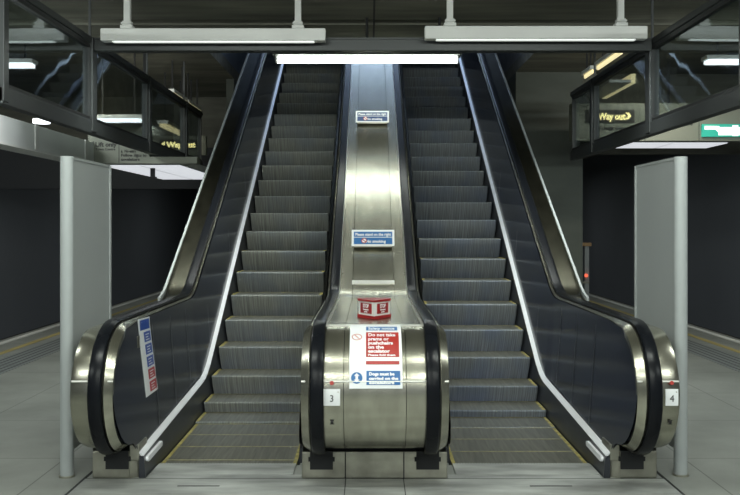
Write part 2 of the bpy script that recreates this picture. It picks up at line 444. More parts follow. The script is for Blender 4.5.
def slot(base, xc, y):
    m = bb(xc - .078, xc + .078, y - .012, y + .02, .066, .192)
    m.box(xc - .090, xc + .090, y - .008, y + .01, .120, .150)
    build('handrail_inlet', m, black, base)

ESC_L = escalator(-1, 6.627, 'left escalator with olive grey ribbed steps climbing away, left of the steel centre deck', step_a, 3)
ESC_R = escalator(1, 6.477, 'right escalator with bluish worn ribbed steps climbing away, right of the steel centre deck', step_b, 4)

# small fittings on the right newel drum and the left panel
def drum_pt(x, th, off=0.0, R=.408):
    a = math.radians(th); return (x, DC - (R + off) * math.sin(a), ZC + (R + off) * math.cos(a))
def drum_patch(x0, x1, t0, t1, o0, o1, n=10):
    m = MB(); vs = []
    for k in range(n + 1):
        t = t0 + (t1 - t0) * k / n
        vs += [drum_pt(x0, t, o0), drum_pt(x1, t, o0), drum_pt(x1, t, o1), drum_pt(x0, t, o1)]
    fs = []
    for k in range(n):
        for j in range(4): a = k * 4 + j; b = k * 4 + (j + 1) % 4; fs.append((a, b, b + 4, a + 4))
    fs += [(0, 3, 2, 1), (4 * n, 4 * n + 1, 4 * n + 2, 4 * n + 3)]
    return m.add(vs, fs, True)
def yth(y):
    """angle on the drum whose point projects to image row y (used once to read heights off the photograph)."""
    best = None
    for k in range(-200, 1500):
        t = k / 10; p = drum_pt(0, t); yy = 226 + 893 * (1.73 - p[2]) / p[1]
        if best is None or abs(yy - y) < best[0]: best = (abs(yy - y), t)
    return best[1]
def plate(parent, xc, digit, hw=.052):
    t0, t1 = yth(389), yth(405.5)
    pl = build('number_plate', drum_patch(xc - hw, xc + hw, t0, t1, .002, .006), white_m, parent); pl['label'] = 'white plate with the number %s' % digit
    tm = yth(401.5)
    def mp(u, v, w):
        return drum_pt(xc + u, tm - math.degrees(v / .41), .0065 + w)
    build('digit', text_mesh(digit, .060, mp, bold=.0, align='CENTER'), ink, pl)
    build('plate_screw', MB().tube(drum_pt(xc + hw - .012, yth(392), .005), drum_pt(xc + hw - .012, yth(392), .009), .004, 8), steel_dark, pl)
    b = build('stop_button', MB().tube(drum_pt(xc, yth(383), .0), drum_pt(xc, yth(383), .016), .013, 14), red_m, parent); b['label'] = 'small red stop button'
    m = MB(); c = yth(422)
    m.tube(drum_pt(xc, c, 0), drum_pt(xc, c, .008), .009, 12)
    for s in (-1, 1): m.add([drum_pt(xc - .016, c + s * 2.2, .004), drum_pt(xc + .016, c + s * 2.2, .004), drum_pt(xc, c, .008)], [(0, 1, 2)])
    build('key_switch', m, ink, parent)

# ------------------------------------------------------------------ centre deck between the escalators
CEN = empty('centre_balustrade', (0, 6.3, 0), 'brushed steel centre deck and rounded newel between the two escalators', 'balustrade')
for s in (-1, 1):
    balustrade(CEN, lambda u, s=s: s * (.563 - u), False, 0, 0, central=True)
    X = lambda u, s=s: s * (.563 - u)
    build('bead', bead(X(.152), X(.097)), trim_m, CEN)
dp = HP + []
def slab(x0, x1, o0=-.042, o1=-.060):
    return lambda i: [(x0, o0), (x1, o0), (x1, o1), (x0, o1)]
build('deck_panel', MB().sweep(dp, slab(-.196, .196)), steel_deck, CEN)
for s in (-1, 1):
    a, b = sorted((s * .200, s * .330)); build('deck_edge_panel', MB().sweep(dp, slab(a, b)), steel_deck, CEN)
    # raised cover strips along the slope
    a, b = sorted((s * .170, s * .186)); build('cover_strip', MB().sweep(dp[:20], slab(a, b, -.037, -.043)), steel, CEN)
    a, b = sorted((s * .318, s * .330)); build('cover_strip', MB().sweep(dp[:26], slab(a, b, -.028, -.043)), trim_m, CEN)
build('deck_core', MB().sweep(dp, slab(-.42, .42, -.060, -.10)), black, CEN)
build('bead', bead(-.325, .325), trim_m, CEN)
# cross covers where the deck changes direction
m = MB(); m.sweep([(DC + .01, 1.10, 0, 1), (DC - .012, 1.10, 0, 1)], lambda i: [(-.330, -.034), (.330, -.034), (.330, -.043), (-.330, -.043)]); build('cross_strip', m, trim_m, CEN)
def incpt(y, off): return (y - .5 * off, (y - D0) * T30 + .95 + math.cos(math.radians(30)) * off)
m = MB(); q = [(y, (y - D0) * T30 + .95, -.5, math.cos(math.radians(30))) for y in (8.63, 8.575)]
m.sweep(q, lambda i: [(-.205, -.034), (.205, -.034), (.205, -.043), (-.205, -.043)]); build('cross_strip', m, trim_m, CEN)
m = MB(); q = [(y, (y - D0) * T30 + .95, -.5, math.cos(math.radians(30))) for y in (12.05, 12.0)]
m.sweep(q, lambda i: [(-.165, -.034), (.165, -.034), (.165, -.043), (-.165, -.043)]); build('cross_strip', m, trim_m, CEN)
# base
base = build('newel_base', bb(-.4975, .4975, 6.11, 6.8, 0, .186, bev=.008), steel_dark, CEN)
slot(base, -.363, 6.11); slot(base, .363, 6.11)
for x in (-.2, .2): build('base_seam', bb(x - .004, x + .004, 6.107, 6.112, .0, .186), black, base)
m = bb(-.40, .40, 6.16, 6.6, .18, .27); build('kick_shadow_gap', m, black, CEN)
plate(CEN, -.272, '3')
plate(ESC_R, 1.868, '4', hw=.040)
build('fixing_bolt', MB().tube(incpt(8.5, -.04) and (-.30, *incpt(8.75, -.045)), (-.30, *incpt(8.75, -.03)), .012, 10), chrome, CEN)
build('fixing_bolt', MB().tube((.30, *incpt(8.75, -.045)), (.30, *incpt(8.75, -.03)), .012, 10), chrome, CEN)

# notice wrapped over the centre newel
NOT = empty('passenger_notice', (0, 5.62, .65), 'white safety notice with red and blue text panels on the centre steel newel', 'notice')
def nx(px): return (px - 370) * 5.75 / 893 - .0315
def npatch(px0, px1, y0, y1, o0, o1): return drum_patch(nx(px0), nx(px1), yth(y0), yth(y1), o0, o1)
TH0 = -12.
build('backing', drum_patch(nx(349.7), nx(401.8), TH0, yth(388.5), .001, .004, 16), white_m, NOT)
hd = build('header_band', npatch(366, 398, 327.5, 331, .004, .0055), blue_m, NOT)
rp = build('red_panel', npatch(366, 399, 333, 357.3, .004, .0055), red_m, NOT)
build('red_band', npatch(366, 399, 361.3, 364.7, .004, .0055), red_m, NOT)
bp_ = build('blue_panel', npatch(366.5, 399.7, 371, 385, .004, .0055), blue_m, NOT)
def line(parent, txt, px, ybase, hpx, m, wpx=None, bold=.0015, name='lettering'):
    tb = yth(ybase); tt = yth(ybase - hpx); h = math.radians(tb - tt) * .41
    sz = h / .70
    def mp(u, v, w): return drum_pt(nx(px) + u, tb - math.degrees(v / .41), .0056 + w)
    w = wpx * 5.75 / 893 if wpx else None
    return build(name, text_mesh(txt, sz, mp, bold=bold, width=w, depth=.001), m, parent)
line(hd, 'Safety notice', 368, 330.4, 2.2, white_m, 27, .001)
for i, (t, w) in enumerate((('Do not take', 27.5), ('prams or', 21), ('pushchairs', 25), ('on the', 16), ('escalator', 22))):
    line(rp, t, 368, 337 + i * 4.0, 2.9, white_m, w)
line(rp, 'Please fold them', 368, 356.3, 1.8, white_m, 27, .0008)
line(bp_, 'Dogs must be', 369, 375.5, 2.9, white_m, 25)
line(bp_, 'carried on the', 369, 379.8, 2.6, white_m, 29)
line(bp_, 'escalators', 369, 384, 2.6, white_m, 25)
def disc(parent, cpx, cy, rpx, ri, name, m, off=.0045):
    tc = yth(cy); r = rpx * 5.75 / 893; mb = MB(); vs = []; n = 28
    rin = r * ri
    for k in range(n):
        a = 2 * PI * k / n
        for rr in (r, max(rin, 1e-4)):
            for o in (off, off + .001): vs.append(drum_pt(nx(cpx) + rr * math.cos(a), tc - math.degrees(rr * math.sin(a) / .41), o))
    fs = []
    for k in range(n):
        a = 4 * k; b = 4 * ((k + 1) % n)
        fs += [(a, b, b + 1, a + 1), (a + 1, b + 1, b + 3, a + 3), (a + 2, a + 3, b + 3, b + 2), (a, a + 2, b + 2, b)]
    return build(name, mb.add(vs, fs), m, parent)
red_soft = mat('faded_red', (.55, .22, .18), .5)
rg = disc(NOT, 356.8, 337.5, 5.2, .82, 'prohibition_ring', red_soft)
tc = yth(337.5); m = MB()
m.add([drum_pt(nx(353.5), tc - 3.4, .0055), drum_pt(nx(354.5), tc - 3.9, .0055), drum_pt(nx(360.3), tc + 3.4, .0055), drum_pt(nx(359.3), tc + 3.9, .0055)], [(0, 1, 2, 3)])
build('slash', m, red_soft, rg)
dc = disc(NOT, 357, 378, 5.6, 0, 'mandatory_disc', blue_m)
tc = yth(378); m = MB()
m.box(0, 0, 0, 0, 0, 0) if False else None
def dq(pts): m.add([drum_pt(nx(357) + u, tc - math.degrees(v / .41), .0062) for u, v in pts], [tuple(range(len(pts)))])
dq([(-.008, -.012), (.008, -.012), (.008, .014), (-.008, .014)]); dq([(-.018, .012), (.018, .012), (0, .030)]); dq([(-.018, -.010), (0, -.028), (.018, -.010)])
build('arrow', m, white_m, dc)

# emergency stop box standing on the deck
SB = empty('stop_box', (0, 6.50, 1.058), 'red and white two-faced STOP box on the steel deck above the notice', 'stop box')
yb0 = 6.60; zb0 = 1.060
def wedge(z0, z1, e, dy=0):   # plan: triangle pointing to the camera
    w = .118 + e; ys = 6.40 - e + dy
    return [(-w, ys + .17, ), (0, ys), (w, ys + .17), (w, ys + .26), (-w, ys + .26)]
m = MB(); m.prism([(p[0], p[1]) for p in wedge(0, 0, .006)], 2, 1.060, 1.082); build('plinth', m, red_dk, SB)
m = MB(); m.prism([(p[0], p[1]) for p in wedge(0, 0, -.004)], 2, 1.082, 1.182); body = build('body', m, white_paint, SB)
m = MB(); m.prism([(p[0], p[1]) for p in wedge(0, 0, .004)], 2, 1.182, 1.196); build('lid', m, red_dk, SB)
for s in (-1, 1):
    a = Vector((0, 6.40 + .004, 0)); b = Vector((s * .114, 6.57 + .004, 0)); dr = (b - a).normalized(); nn = Vector((s * dr.y * -1, abs(dr.x), 0)) * -1
    nn = Vector((s * abs(dr.y), -abs(dr.x), 0)); L = (b - a).length
    def fp(u, v, w): p = a + dr * u + nn * w; return (p.x, p.y, 1.082 + v)
    m = MB(); u0, u1 = L * .16, L * .86
    m.add([fp(u0, .014, .001), fp(u1, .014, .001), fp(u1, .088, .001), fp(u0, .088, .001), fp(u0, .014, .004), fp(u1, .014, .004), fp(u1, .088, .004), fp(u0, .088, .004)],
          [(0, 1, 2, 3), (4, 5, 6, 7), (0, 1, 5, 4), (1, 2, 6, 5), (2, 3, 7, 6), (3, 0, 4, 7)])
    f = build('sign_face', m, red_dk, body)
    def tp(u, v, w, s=s):
        c = (u0 + u1) / 2; return fp(c + s * u, v + .055, w + .0045)
    build('lettering', text_mesh('STOP', .038, tp, bold=.001, align='CENTER', width=.075), white_m, f)
    build('lettering', text_mesh('Emergency', .016, lambda u, v, w, s=s: tp(u, v - .018, w), bold=.0004, align='CENTER', width=.07), white_m, f)
    build('lettering', text_mesh('push', .014, lambda u, v, w, s=s: tp(u, v - .034, w), bold=.0004, align='CENTER', width=.04), white_m, f)

# deck signs
def deck_sign(yc, label, m_blue, hw, hh):
    z = (yc - D0) * T30 + .95
    root = empty('instruction_sign', (0, yc, z - .04), label, 'sign', 'signs on the centre deck')
    tilt = math.radians(68)
    def sp(u, v, w):     # plate leaning back slightly, foot on the deck
        return (u, yc - .06 + v * math.cos(tilt) - w * math.sin(tilt), z - .03 + v * math.sin(tilt) + w * math.cos(tilt))
    def pl(u0, u1, v0, v1, w0, w1):
        mb = MB(); vs = [sp(u, v, w) for u in (u0, u1) for v in (v0, v1) for w in (w0, w1)]
        return mb.add(vs, [(0, 1, 3, 2), (4, 6, 7, 5), (0, 4, 5, 1), (2, 3, 7, 6), (0, 2, 6, 4), (1, 5, 7, 3)])
    build('frame', pl(-hw, hw, 0, hh, -.012, .0), white_m, root)
    f = .022; mid = hh * .53
    t = build('upper_panel', pl(-hw + f, hw - f, mid + .004, hh - f, 0, .002), m_blue, root)
    b = build('lower_panel', pl(-hw + f, hw - f, f * .8, mid - .004, 0, .002), m_blue, root)
    s = (hh - f - mid) * .72
    build('lettering', text_mesh('Please stand on the right', s, lambda u, v, w: sp(u, v + mid + .016, w + .0022), bold=.0012, align='CENTER', width=(hw - f) * 1.86), white_m, t)
    build('lettering', text_mesh('No smoking', s, lambda u, v, w: sp(u + .028, v + f * .8 + .016, w + .0022), bold=.0012, align='CENTER', width=hw * .92), white_m, b)
    m = MB(); n = 20; cxx = -hw * .42; czz = (f * .8 + mid) / 2; r = (mid - f) * .40
    m.add([sp(cxx + r * math.cos(2 * PI * k / n), czz + r * math.sin(2 * PI * k / n), .003) for k in range(n)], [tuple(range(n))]); d_ = build('symbol_disc', m, white_m, b)
    m = MB()
    vs = []
    for k in range(n): a = 2 * PI * k / n; vs += [sp(cxx + r * math.cos(a), czz + r * math.sin(a), .004), sp(cxx + r * .72 * math.cos(a), czz + r * .72 * math.sin(a), .004)]
    m.add(vs, [(2 * k, 2 * ((k + 1) % n), 2 * ((k + 1) % n) + 1, 2 * k + 1) for k in range(n)])
    q = .707 * r; e = r * .12
    m.add([sp(cxx - q + e, czz + q + 0, .0042), sp(cxx - q - e, czz + q - 2 * e, .0042), sp(cxx + q - e, czz - q, .0042), sp(cxx + q + e, czz - q + 2 * e, .0042)], [(0, 1, 2, 3)])
    build('prohibition_symbol', m, red_m, d_)
    build('support_foot', bb(-hw * .9, hw * .9, yc - .05, yc + .02, z - .045, z - .022), steel_dark, root)
deck_sign(9.19, 'lower blue and white Please stand on the right sign, behind the STOP box', blue_m, .219, .176)
deck_sign(11.93, 'upper dark blue Please stand on the right sign, higher up the steel deck', navy_blue, .222, .172)

# sticker strip on the left inner panel
def panel_x(z): return -(1.563 + .058 + .060 * max(0, min(1, (z - .15) / .85)))
ST = empty('safety_sticker_strip', (-1.66, 6.9, .7), 'slanting strip of blue and red safety stickers on the left escalator side panel', 'sticker')
def img_on_panel(px, py):
    x = -1.655
    for _ in range(12):
        d = (x + .0315) * 893 / (px - 370); z = 1.73 - (py - 226) * d / 893; x = panel_x(z)
    return d, z
ca = [img_on_panel(*p) for p in ((137.6, 319.5), (149, 316.5), (157.5, 389), (146, 397.5))]   # corners of the strip as it lies on the panel
def sq(u, v, w):
    (d0, z0), (d1, z1), (d2, z2), (d3, z3) = ca
    d = (d0 * (1 - u) + d1 * u) * (1 - v) + (d3 * (1 - u) + d2 * u) * v
    z = (z0 * (1 - u) + z1 * u) * (1 - v) + (z3 * (1 - u) + z2 * u) * v
    return (panel_x(z) + w, d, z)
def sqp(u0, u1, v0, v1, w0, w1):
    mb = MB(); vs = [sq(u, v, w) for u in (u0, u1) for v in (v0, v1) for w in (w0, w1)]
    return mb.add(vs, [(0, 1, 3, 2), (4, 6, 7, 5), (0, 4, 5, 1), (2, 3, 7, 6), (0, 2, 6, 4), (1, 5, 7, 3)])
bk = MB()
for i in range(12): q = sqp(0, 1, i / 12, (i + 1) / 12, .001, .003); bk.add(q.v, q.f)
build('backing', bk, white_m, ST)
sb = mat('sticker_blue', (.02, .07, .34), .4); sr = mat('sticker_red', (.38, .03, .04), .45)
for i in range(6):
    v0 = .02 + i * .163; u0 = .12 if i == 0 else .38
    c = build('sticker', sqp(u0, .93, v0, v0 + .132, .003, .004), sb if i < 4 else sr, ST)
    mm = MB()
    for j in range(3):
        vv = v0 + .03 + j * .034; aa = sqp(u0 + .12, .80 - .08 * (j % 2), vv, vv + .012, .004, .0045); mm.add(aa.v, aa.f)
    build('small_print', mm, white_m, c)
build('access_cover', bb(-1.684, -1.671, 6.30, 6.36, .80, .95), steel_dark, ESC_L)

# ------------------------------------------------------------------ setting: floor, platforms, pits
struct('floor', MB().box(-5.62, 5.62, -9, 6.46, -.25, 0).box(-5.62, -1.60, 6.46, 10.2, -.25, 0).box(1.60, 5.62, 6.46, 10.2, -.25, 0)
       .box(-.54, .54, 6.46, 10.2, -.25, 0).box(-5.62, 5.62, 10.2, 44, -.25, 0), floor_m)
def top_strip(name, x0, x1, m, lab, cat, h=.004):
    return tag(build(name, bb(x0, x1, -9, 44, -.002, h), m), lab, cat)
tm = tactile_mat()
for s, w in ((-1, 'left'), (1, 'right')):
    def r(a, b): return tuple(sorted((s * a, s * b)))
    top_strip('tactile_paving', *r(4.34, 4.82), tm, 'dark dotted tactile strip along the %s platform' % w, 'paving')
    top_strip('yellow_line', *r(4.99, 5.09), mat('yellow_line_paint', (.33, .27, .10), .7, noise=.2, scale=(3, .8, 3)), 'worn yellow line along the %s platform edge' % w, 'line')
    top_strip('platform_edge_coping', *r(5.40, 5.50), mat('white_coping_paint', (.60, .61, .58), .6, noise=.2, scale=(2, .6, 2)), 'pale edge line at the brink of the %s platform' % w, 'edge line', .012)
    struct('trim_%s' % w, bb(*r(5.62, 5.68), -9, 44, -1.2, -.0), black)
    struct('wall_%s' % w, bb(*r(8.6, 8.8), -9, 44.2, -1.4, 5), tunnel_m)
    struct('track_bed_%s' % w, bb(*r(5.62, 8.6), -9, 44, -1.5, -1.2), tunnel_m)
struct('wall_far', bb(-8.8, 8.8, 44, 44.2, -1.4, 5), tunnel_m)
# landing plates
m = MB()
xs = [-1.975, -.503, .503, 1.975]
LP = empty('landing_plate', (0, 5.2, 0), 'worn pale metal landing plates on the floor before the escalators', 'floor plate')
for a, b, y0, y1 in ((-1.975, -.20, 2.6, 6.10), (-.194, .194, 2.6, 6.10), (.20, 1.975, 2.6, 6.10), (-1.555, -.505, 6.106, 6.20), (.505, 1.555, 6.106, 6.20)):
    build('plate_panel', bb(a, b, y0, y1, -.001, .004), plate_m, LP)
build('joint_line', bb(-1.975, 1.975, 6.098, 6.107, -.001, .0043), black, LP)
for s in (-1, 1):
    build('plate_edge_gap', bb(*sorted((s * 1.975, s * 1.995)), 2.6, 6.3, -.001, .003), black, LP)
    build('joint_line', bb(*sorted((s * .194, s * .20)), 2.6, 6.1, -.001, .0035), black, LP)
    build('lifting_slot', bb(s * 1.17 - .14, s * 1.17 + .14, 5.92, 5.935, .0, .0055), black, LP)
# ceilings
struct('ceiling', MB().box(-8.8, 8.8, -3.5, 11.55, 4.4, 4.6).box(-8.8, 8.8, 11.85, 13.2, 4.4, 4.6).box(-8.8, 8.8, 11.5, 11.9, 4.62, 4.8)
       .box(-8.8, -2.5, 13.2, 44, 4.4, 4.6).box(2.5, 8.8, 13.2, 44, 4.4, 4.6).box(-2.5, 2.5, 21.2, 44, 4.4, 4.6), ceil_m)
for x in (.02,): build('ceiling_groove', bb(x - .012, x + .012, 10.0, 13.2, 4.392, 4.401), black)['kind'] = 'structure'
# escalator shaft above the ceiling
struct('wall_shaft_left', bb(-2.62, -2.5, 13.2, 21.2, 4.6, 11), shaft_m)
struct('wall_shaft_right', bb(2.5, 2.62, 13.2, 21.2, 4.6, 11), mat('shaft_grey_wall', (.17, .17, .17), .8, noise=.15))
struct('wall_shaft_end', bb(-2.62, 2.62, 21.0, 21.2, 4.6, 11.5), dark_concrete)
m = MB(); m.prism([(13.2, 5.9), (21.1, 10.6), (21.1, 10.8), (13.2, 6.1)], 0, -2.62, 2.62); struct('ceiling_shaft', m, dark_concrete)
struct('wall_shaft_front', bb(-2.62, 2.62, 13.1, 13.2, 4.6, 6.1), dark_concrete)
struct('wall_shaft_pier_right', bb(2.5, 3.66, 15.5, 21, 0, 4.4), wall_m)
struct('wall_shaft_pier_left', bb(-2.64, -2.5, 16.2, 21, 0, 4.4), wall_m)
# bulkheads beyond the glazed screens
struct('wall_bulkhead_left', bb(-8.6, -2.7, 18.5, 18.7, 3.35, 4.4), dark_concrete)
struct('trim_bulkhead_left', bb(-8.6, -2.7, 18.45, 18.7, 2.5, 3.35), mat('unlit_black_fascia', (.045, .048, .054), .8))  # near-black colour stands in for the unlit dark below the bulkhead
struct('wall_bulkhead_right', bb(3.70, 8.6, 15.7, 15.9, 3.0, 4.4), dark_concrete)

# ------------------------------------------------------------------ glazed screens
def screen(s, posts, y_far, lab):
    xs = s * 3.05; root = empty('glazed_screen', (xs, posts[0], 2.7), lab, 'glazed screen', 'glazed screens')
    t = .045; x0, x1 = xs - t, xs + t
    ys = posts[0] - .05
    r = bb(x0, x1, ys, y_far, 2.72, 2.86, bev=.006); r.box(x0 + .02, x1 - .02, ys, y_far, 2.85, 2.885); build('bottom_rail', r, frame_m, root)
    r = bb(x0, x1, ys, y_far, 3.69, 3.755, bev=.006); r.box(x0 + .02, x1 - .02, ys, y_far, 3.665, 3.70); build('top_rail', r, frame_m, root)
    for k, p in enumerate(posts):
        w = .075 if k in (1,) else .05
        m = bb(x0 - .012, x1 + .012, p - w, p + w, 2.74, 3.75, bev=.006)
        m.box(xs - .012, xs + .012, p - .012, p + .012, 3.74, 4.40)
        build('post', m, frame_m, root)
    e = posts + [y_far]
    for a, b in zip(e, e[1:]):
        if b - a < .3: continue
        m = MB()
        g = .055; h = .03
        m.box(xs - .03, xs + .03, a + g, a + g + h, 2.88, 3.67); m.box(xs - .03, xs + .03, b - g - h, b - g, 2.88, 3.67)
        m.box(xs - .03, xs + .03, a + g + h, b - g - h, 2.88, 2.90); m.box(xs - .03, xs + .03, a + g + h, b - g - h, 3.64, 3.67)
        sash = build('sash', m, frame_in, root)
        build('glass_pane', bb(xs - .004, xs + .004, a + g + h, b - g - h, 2.90, 3.64), glass, sash)
    return root
screen(-1, [7.28, 9.62, 12.08, 14.5], 15.9, 'dark framed glazed screen hanging above the left platform')
screen(1, [7.28, 9.75, 12.25], 13.55, 'dark framed glazed screen hanging above the right platform')
for s, y in ((-1, 9.62), (1, 9.75)): pass
tag(build('cross_beam', bb(-3.0, 3.0, 9.60, 9.74, 3.615, 3.745, bev=.006).box(-3.0, 3.0, 9.58, 9.76, 3.735, 3.752), frame_m), 'dark steel beam crossing between the two glazed screens', 'beam')

# ------------------------------------------------------------------ luminaires
def hung_light(xa, xb, y, zt, zb, rods, lab, lit, name='hanging_light', depth=.10, rodr=.032, rtop=4.4):
    root = empty(name, ((xa + xb) / 2, y, zb), lab, 'light', 'suspended white strip lights')
    build('housing', bb(xa, xb, y - depth, y + depth, zb, zt, bev=.008), white_paint, root)
    build('diffuser', bb(xa + .12, xb - .12, y - depth * .6, y + depth * .6, zb - .008, zb), lit, root)
    for x in rods:
        m = MB(); m.box(x - rodr, x + rodr, y - rodr, y + rodr, zt + .05, rtop); build('hanger', m, white_paint, root)
        m = MB(); m.box(x - rodr * 2.0, x + rodr * 2.0, y - .06, y + .06, zt, zt + .035, bev=.006); m.box(x - rodr * 1.4, x + rodr * 1.4, y - .045, y + .045, zt + .035, zt + .08)
        m.tube((x - rodr * 1.7, y - .05, zt + .055), (x + rodr * 1.7, y - .05, zt + .055), .012, 8)
        build('hanger_bracket', m, white_paint, root)
    return root
hung_light(-2.86, -.50, 9.42, 3.805, 3.675, (-2.59, -.79), 'suspended white strip light at top left of the beam', tube_under, depth=.06)
hung_light(.545, 2.88, 9.42, 3.83, 3.695, (.81, 2.61), 'suspended white strip light at top right of the beam', tube_under, depth=.06)
# lit tube over the escalators
r = empty('fluorescent_light', (-.07, 11.45, 3.82), 'long glowing fluorescent tube above the escalators under the beam', 'light')
m = MB(); m.prism([(11.32, 3.905), (11.58, 3.905), (11.50, 3.975), (11.40, 3.975)], 0, -1.27, 1.13); build('housing', m, mat('grey_lamp_housing', (.10, .11, .095), .6), r)
m = MB(); xx0, xx1 = -1.215, 1.08; m.tube((xx0, 11.45, 3.852), (xx1, 11.45, 3.852), .033, 16); build('tube', m, tube_m, r)
for x in (xx0 - .02, xx1 - .0): build('end_cap', bb(x, x + .02, 11.40, 11.50, 3.815, 3.93), white_paint, r)
for x in (-1.0, -.07, .86): build('hanger', MB().tube((x, 11.45, 3.975), (x, 11.45, 4.40), .018, 8), black, r)
# more of the same strip lights back along the concourse, over and behind the viewer
def light_back(xa, xb, y, lab): return hung_light(xa, xb, y, 3.92, 3.81, (xa + .3, xb - .3), lab, tube_m)
for y, wd in ((4.0, 'nearest the escalators'), (.2, 'above the viewer'), (-4.2, 'furthest behind the viewer')):
    for s, sd in ((-1, 'left'), (1, 'right')):
        light_back(min(s * .5, s * 2.9), max(s * .5, s * 2.9), y, 'white strip light on the %s, %s, out of view' % (sd, wd))

# ------------------------------------------------------------------ draught panels
def draught(s, yf, yb, lab):
    x = s * 2.125; root = empty('draught_panel', (x, yf, 0), lab, 'screen panel', 'draught panels')
    build('post', MB().tube((x, yf, 0), (x, yf, 2.21), .046, 20), grey_post, root)
    build('foot_plate', MB().tube((x, yf, 0), (x, yf, .012), .055, 20), steel_dark, root)
    build('panel', bb(x - .012, x + .012, yf + .03, yb - .03, .16, 2.20), grey_paint, root)
    build('edge_channel', bb(x - .022, x + .022, yb - .035, yb, .0, 2.21, bev=.004), grey_post, root)
    build('top_cap', bb(x - .018, x + .018, yf + .03, yb - .02, 2.195, 2.215), grey_post, root)
draught(-1, 6.17, 7.16, 'tall pale grey draught panel with round post left of the left escalator')
draught(1, 6.20, 7.22, 'tall pale grey draught panel with round post right of the right escalator')

# ------------------------------------------------------------------ overhead signs and casings
def wall_text(parent, txt, x, y, z, h, m, width=None, bold=.004, name='lettering'):
    return build(name, text_mesh(txt, h / .72, lambda u, v, w: (x + u, y - w, z + v), bold=bold, width=width, depth=.003), m, parent)
# left gantry sign
ys = 12.5; ppm = ys / 893
def SX(px, y=None): y = y or ys; return (px - 370) * y / 893 - .0315
def SZ(py, y=None): y = y or ys; return 1.73 - (py - 226) * y / 893
LS = empty('gantry_sign', (-3.4, ys, 2.6), 'grey overhead sign about lift and escalators, left behind the glazed screen', 'sign')
build('sign_box', MB().box(SX(88), -3.12, ys, ys + .22, 2.605, 3.03).box(-3.12, -2.45, ys, ys + .22, 2.605, 2.70), sign_m, LS)
for px in (119,): build('panel_seam', bb(SX(px) - .004, SX(px) + .004, ys - .003, ys + .01, 2.61, 3.02), ink, LS)
wall_text(LS, 'Lift only', SX(95.2), ys - .001, SZ(146.5), .062, ink, .30, .003)
wall_text(LS, 'Town Centre', SX(95.4), ys - .001, SZ(150.3), .034, ink, .28, .001)
m = MB().add([(SX(90.6), ys - .004, SZ(143.3)), (SX(93.8), ys - .004, SZ(141)), (SX(93.8), ys - .004, SZ(145.6))], [(0, 1, 2)]); build('arrow', m, ink, LS)
m = MB().add([(SX(120.8), ys - .004, SZ(152.6)), (SX(122.8), ys - .004, SZ(152.6)), (SX(121.8), ys - .004, SZ(149.8))], [(0, 1, 2)]); build('arrow', m, ink, LS)
wall_text(LS, 'No entry', SX(124.5), ys - .001, SZ(152.4), .040, ink, .16, .0015)
wall_text(LS, 'Follow signs to', SX(121), ys - .001, SZ(156.5), .040, ink, .355, .0015)
wall_text(LS, 'escalators', SX(121), ys - .001, SZ(160.6), .040, ink, .26, .0015)
# left glowing box behind it and the casing running along the platform
def light_box(x0, x1, y0, y1, z, lab):
    r = empty('light_box', ((x0 + x1) / 2, y0, z), lab, 'light box', 'wide ceiling light boxes')
    build('casing', bb(x0, x1, y0, y1, z, z + .10), casing_m, r)
    build('glowing_panel', bb(x0 + .03, x1 - .03, y0 + .03, y1 - .03, z - .012, z), soffit_lit, r)
    for yy in (y0 + .2, y1 - .2): build('hanger', bb((x0 + x1) / 2 - .015, (x0 + x1) / 2 + .015, yy - .015, yy + .015, z + .10, 4.40), black, r)
    for k in (1,): build('divider', bb((x0 + x1) / 2 - .006, (x0 + x1) / 2 + .006, y0 + .03, y1 - .03, z - .014, z), casing_m, r)
    return r
LB = light_box(-3.88, -2.72, 12.74, 16.5, 2.60, 'white glowing underside of box behind the left gantry sign')
build('drop_fitting', bb(-3.28, -3.22, 13.2, 13.26, 2.455, 2.587).box(-3.30, -3.20, 13.18, 13.28, 2.43, 2.46), black, LB)
CS = empty('casing_beam', (-3.98, 9, 2.6), 'pale grey boxed beam running along the left platform below the glazed screen', 'casing')
build('box_side', bb(-4.15, -3.9, 5.6, 12.6, 2.60, 2.90, bev=.01), casing_m, CS)
for y in (10.35, 12.15): build('cover_rib', bb(-3.905, -3.885, y - .05, y + .05, 2.62, 2.90), white_paint, CS)
build('ledge', bb(-4.15, -3.87, 5.6, 12.6, 2.585, 2.61), white_paint, CS)
tag(build('downlight', MB().tube((-3.60, 9.7, 2.845), (-3.60, 9.7, 2.89), .09, 18), tube_far), 'small round downlight under the left glazed screen', 'light')
# right gantry sign
ys = 14.0
RS = empty('gantry_sign', (4.9, ys, 3.06), 'grey overhead sign with Way out lettering, right behind the glazed screen', 'sign')
build('sign_box', bb(SX(572), 7.0, ys, ys + .22, 3.063, 3.66, bev=.008), sign_m, RS)
for px in (645, 699): build('panel_seam', bb(SX(px) - .004, SX(px) + .004, ys - .003, ys + .01, 3.07, 3.65), ink, RS)
wp = build('way_out_panel', bb(SX(586), SX(634), ys - .03, ys, SZ(122.5), SZ(110)), ink, RS)
wall_text(wp, 'Way out', SX(598), ys - .032, SZ(119.8), 0.105, wayout_m, .43, .006)
m = MB(); cxx, czz = SX(627.5), SZ(116); 
m.add([(cxx - .045, ys - .034, czz + .05), (cxx + .012, ys - .034, czz + .05), (cxx + .055, ys - .034, czz), (cxx + .005, ys - .034, czz - .055), (cxx - .05, ys - .034, czz - .055), (cxx, ys - .034, czz)], [(0, 1, 2, 5), (2, 3, 4, 5)])
build('arrow', m, wayout_m, wp)
wall_text(RS, 'Town centre', SX(597.5), ys - .006, SZ(130), .062, ink, .56, .004)
wall_text(RS, 'Town Centre', SX(662), ys - .006, SZ(125.2), .058, ink, .48, .004)
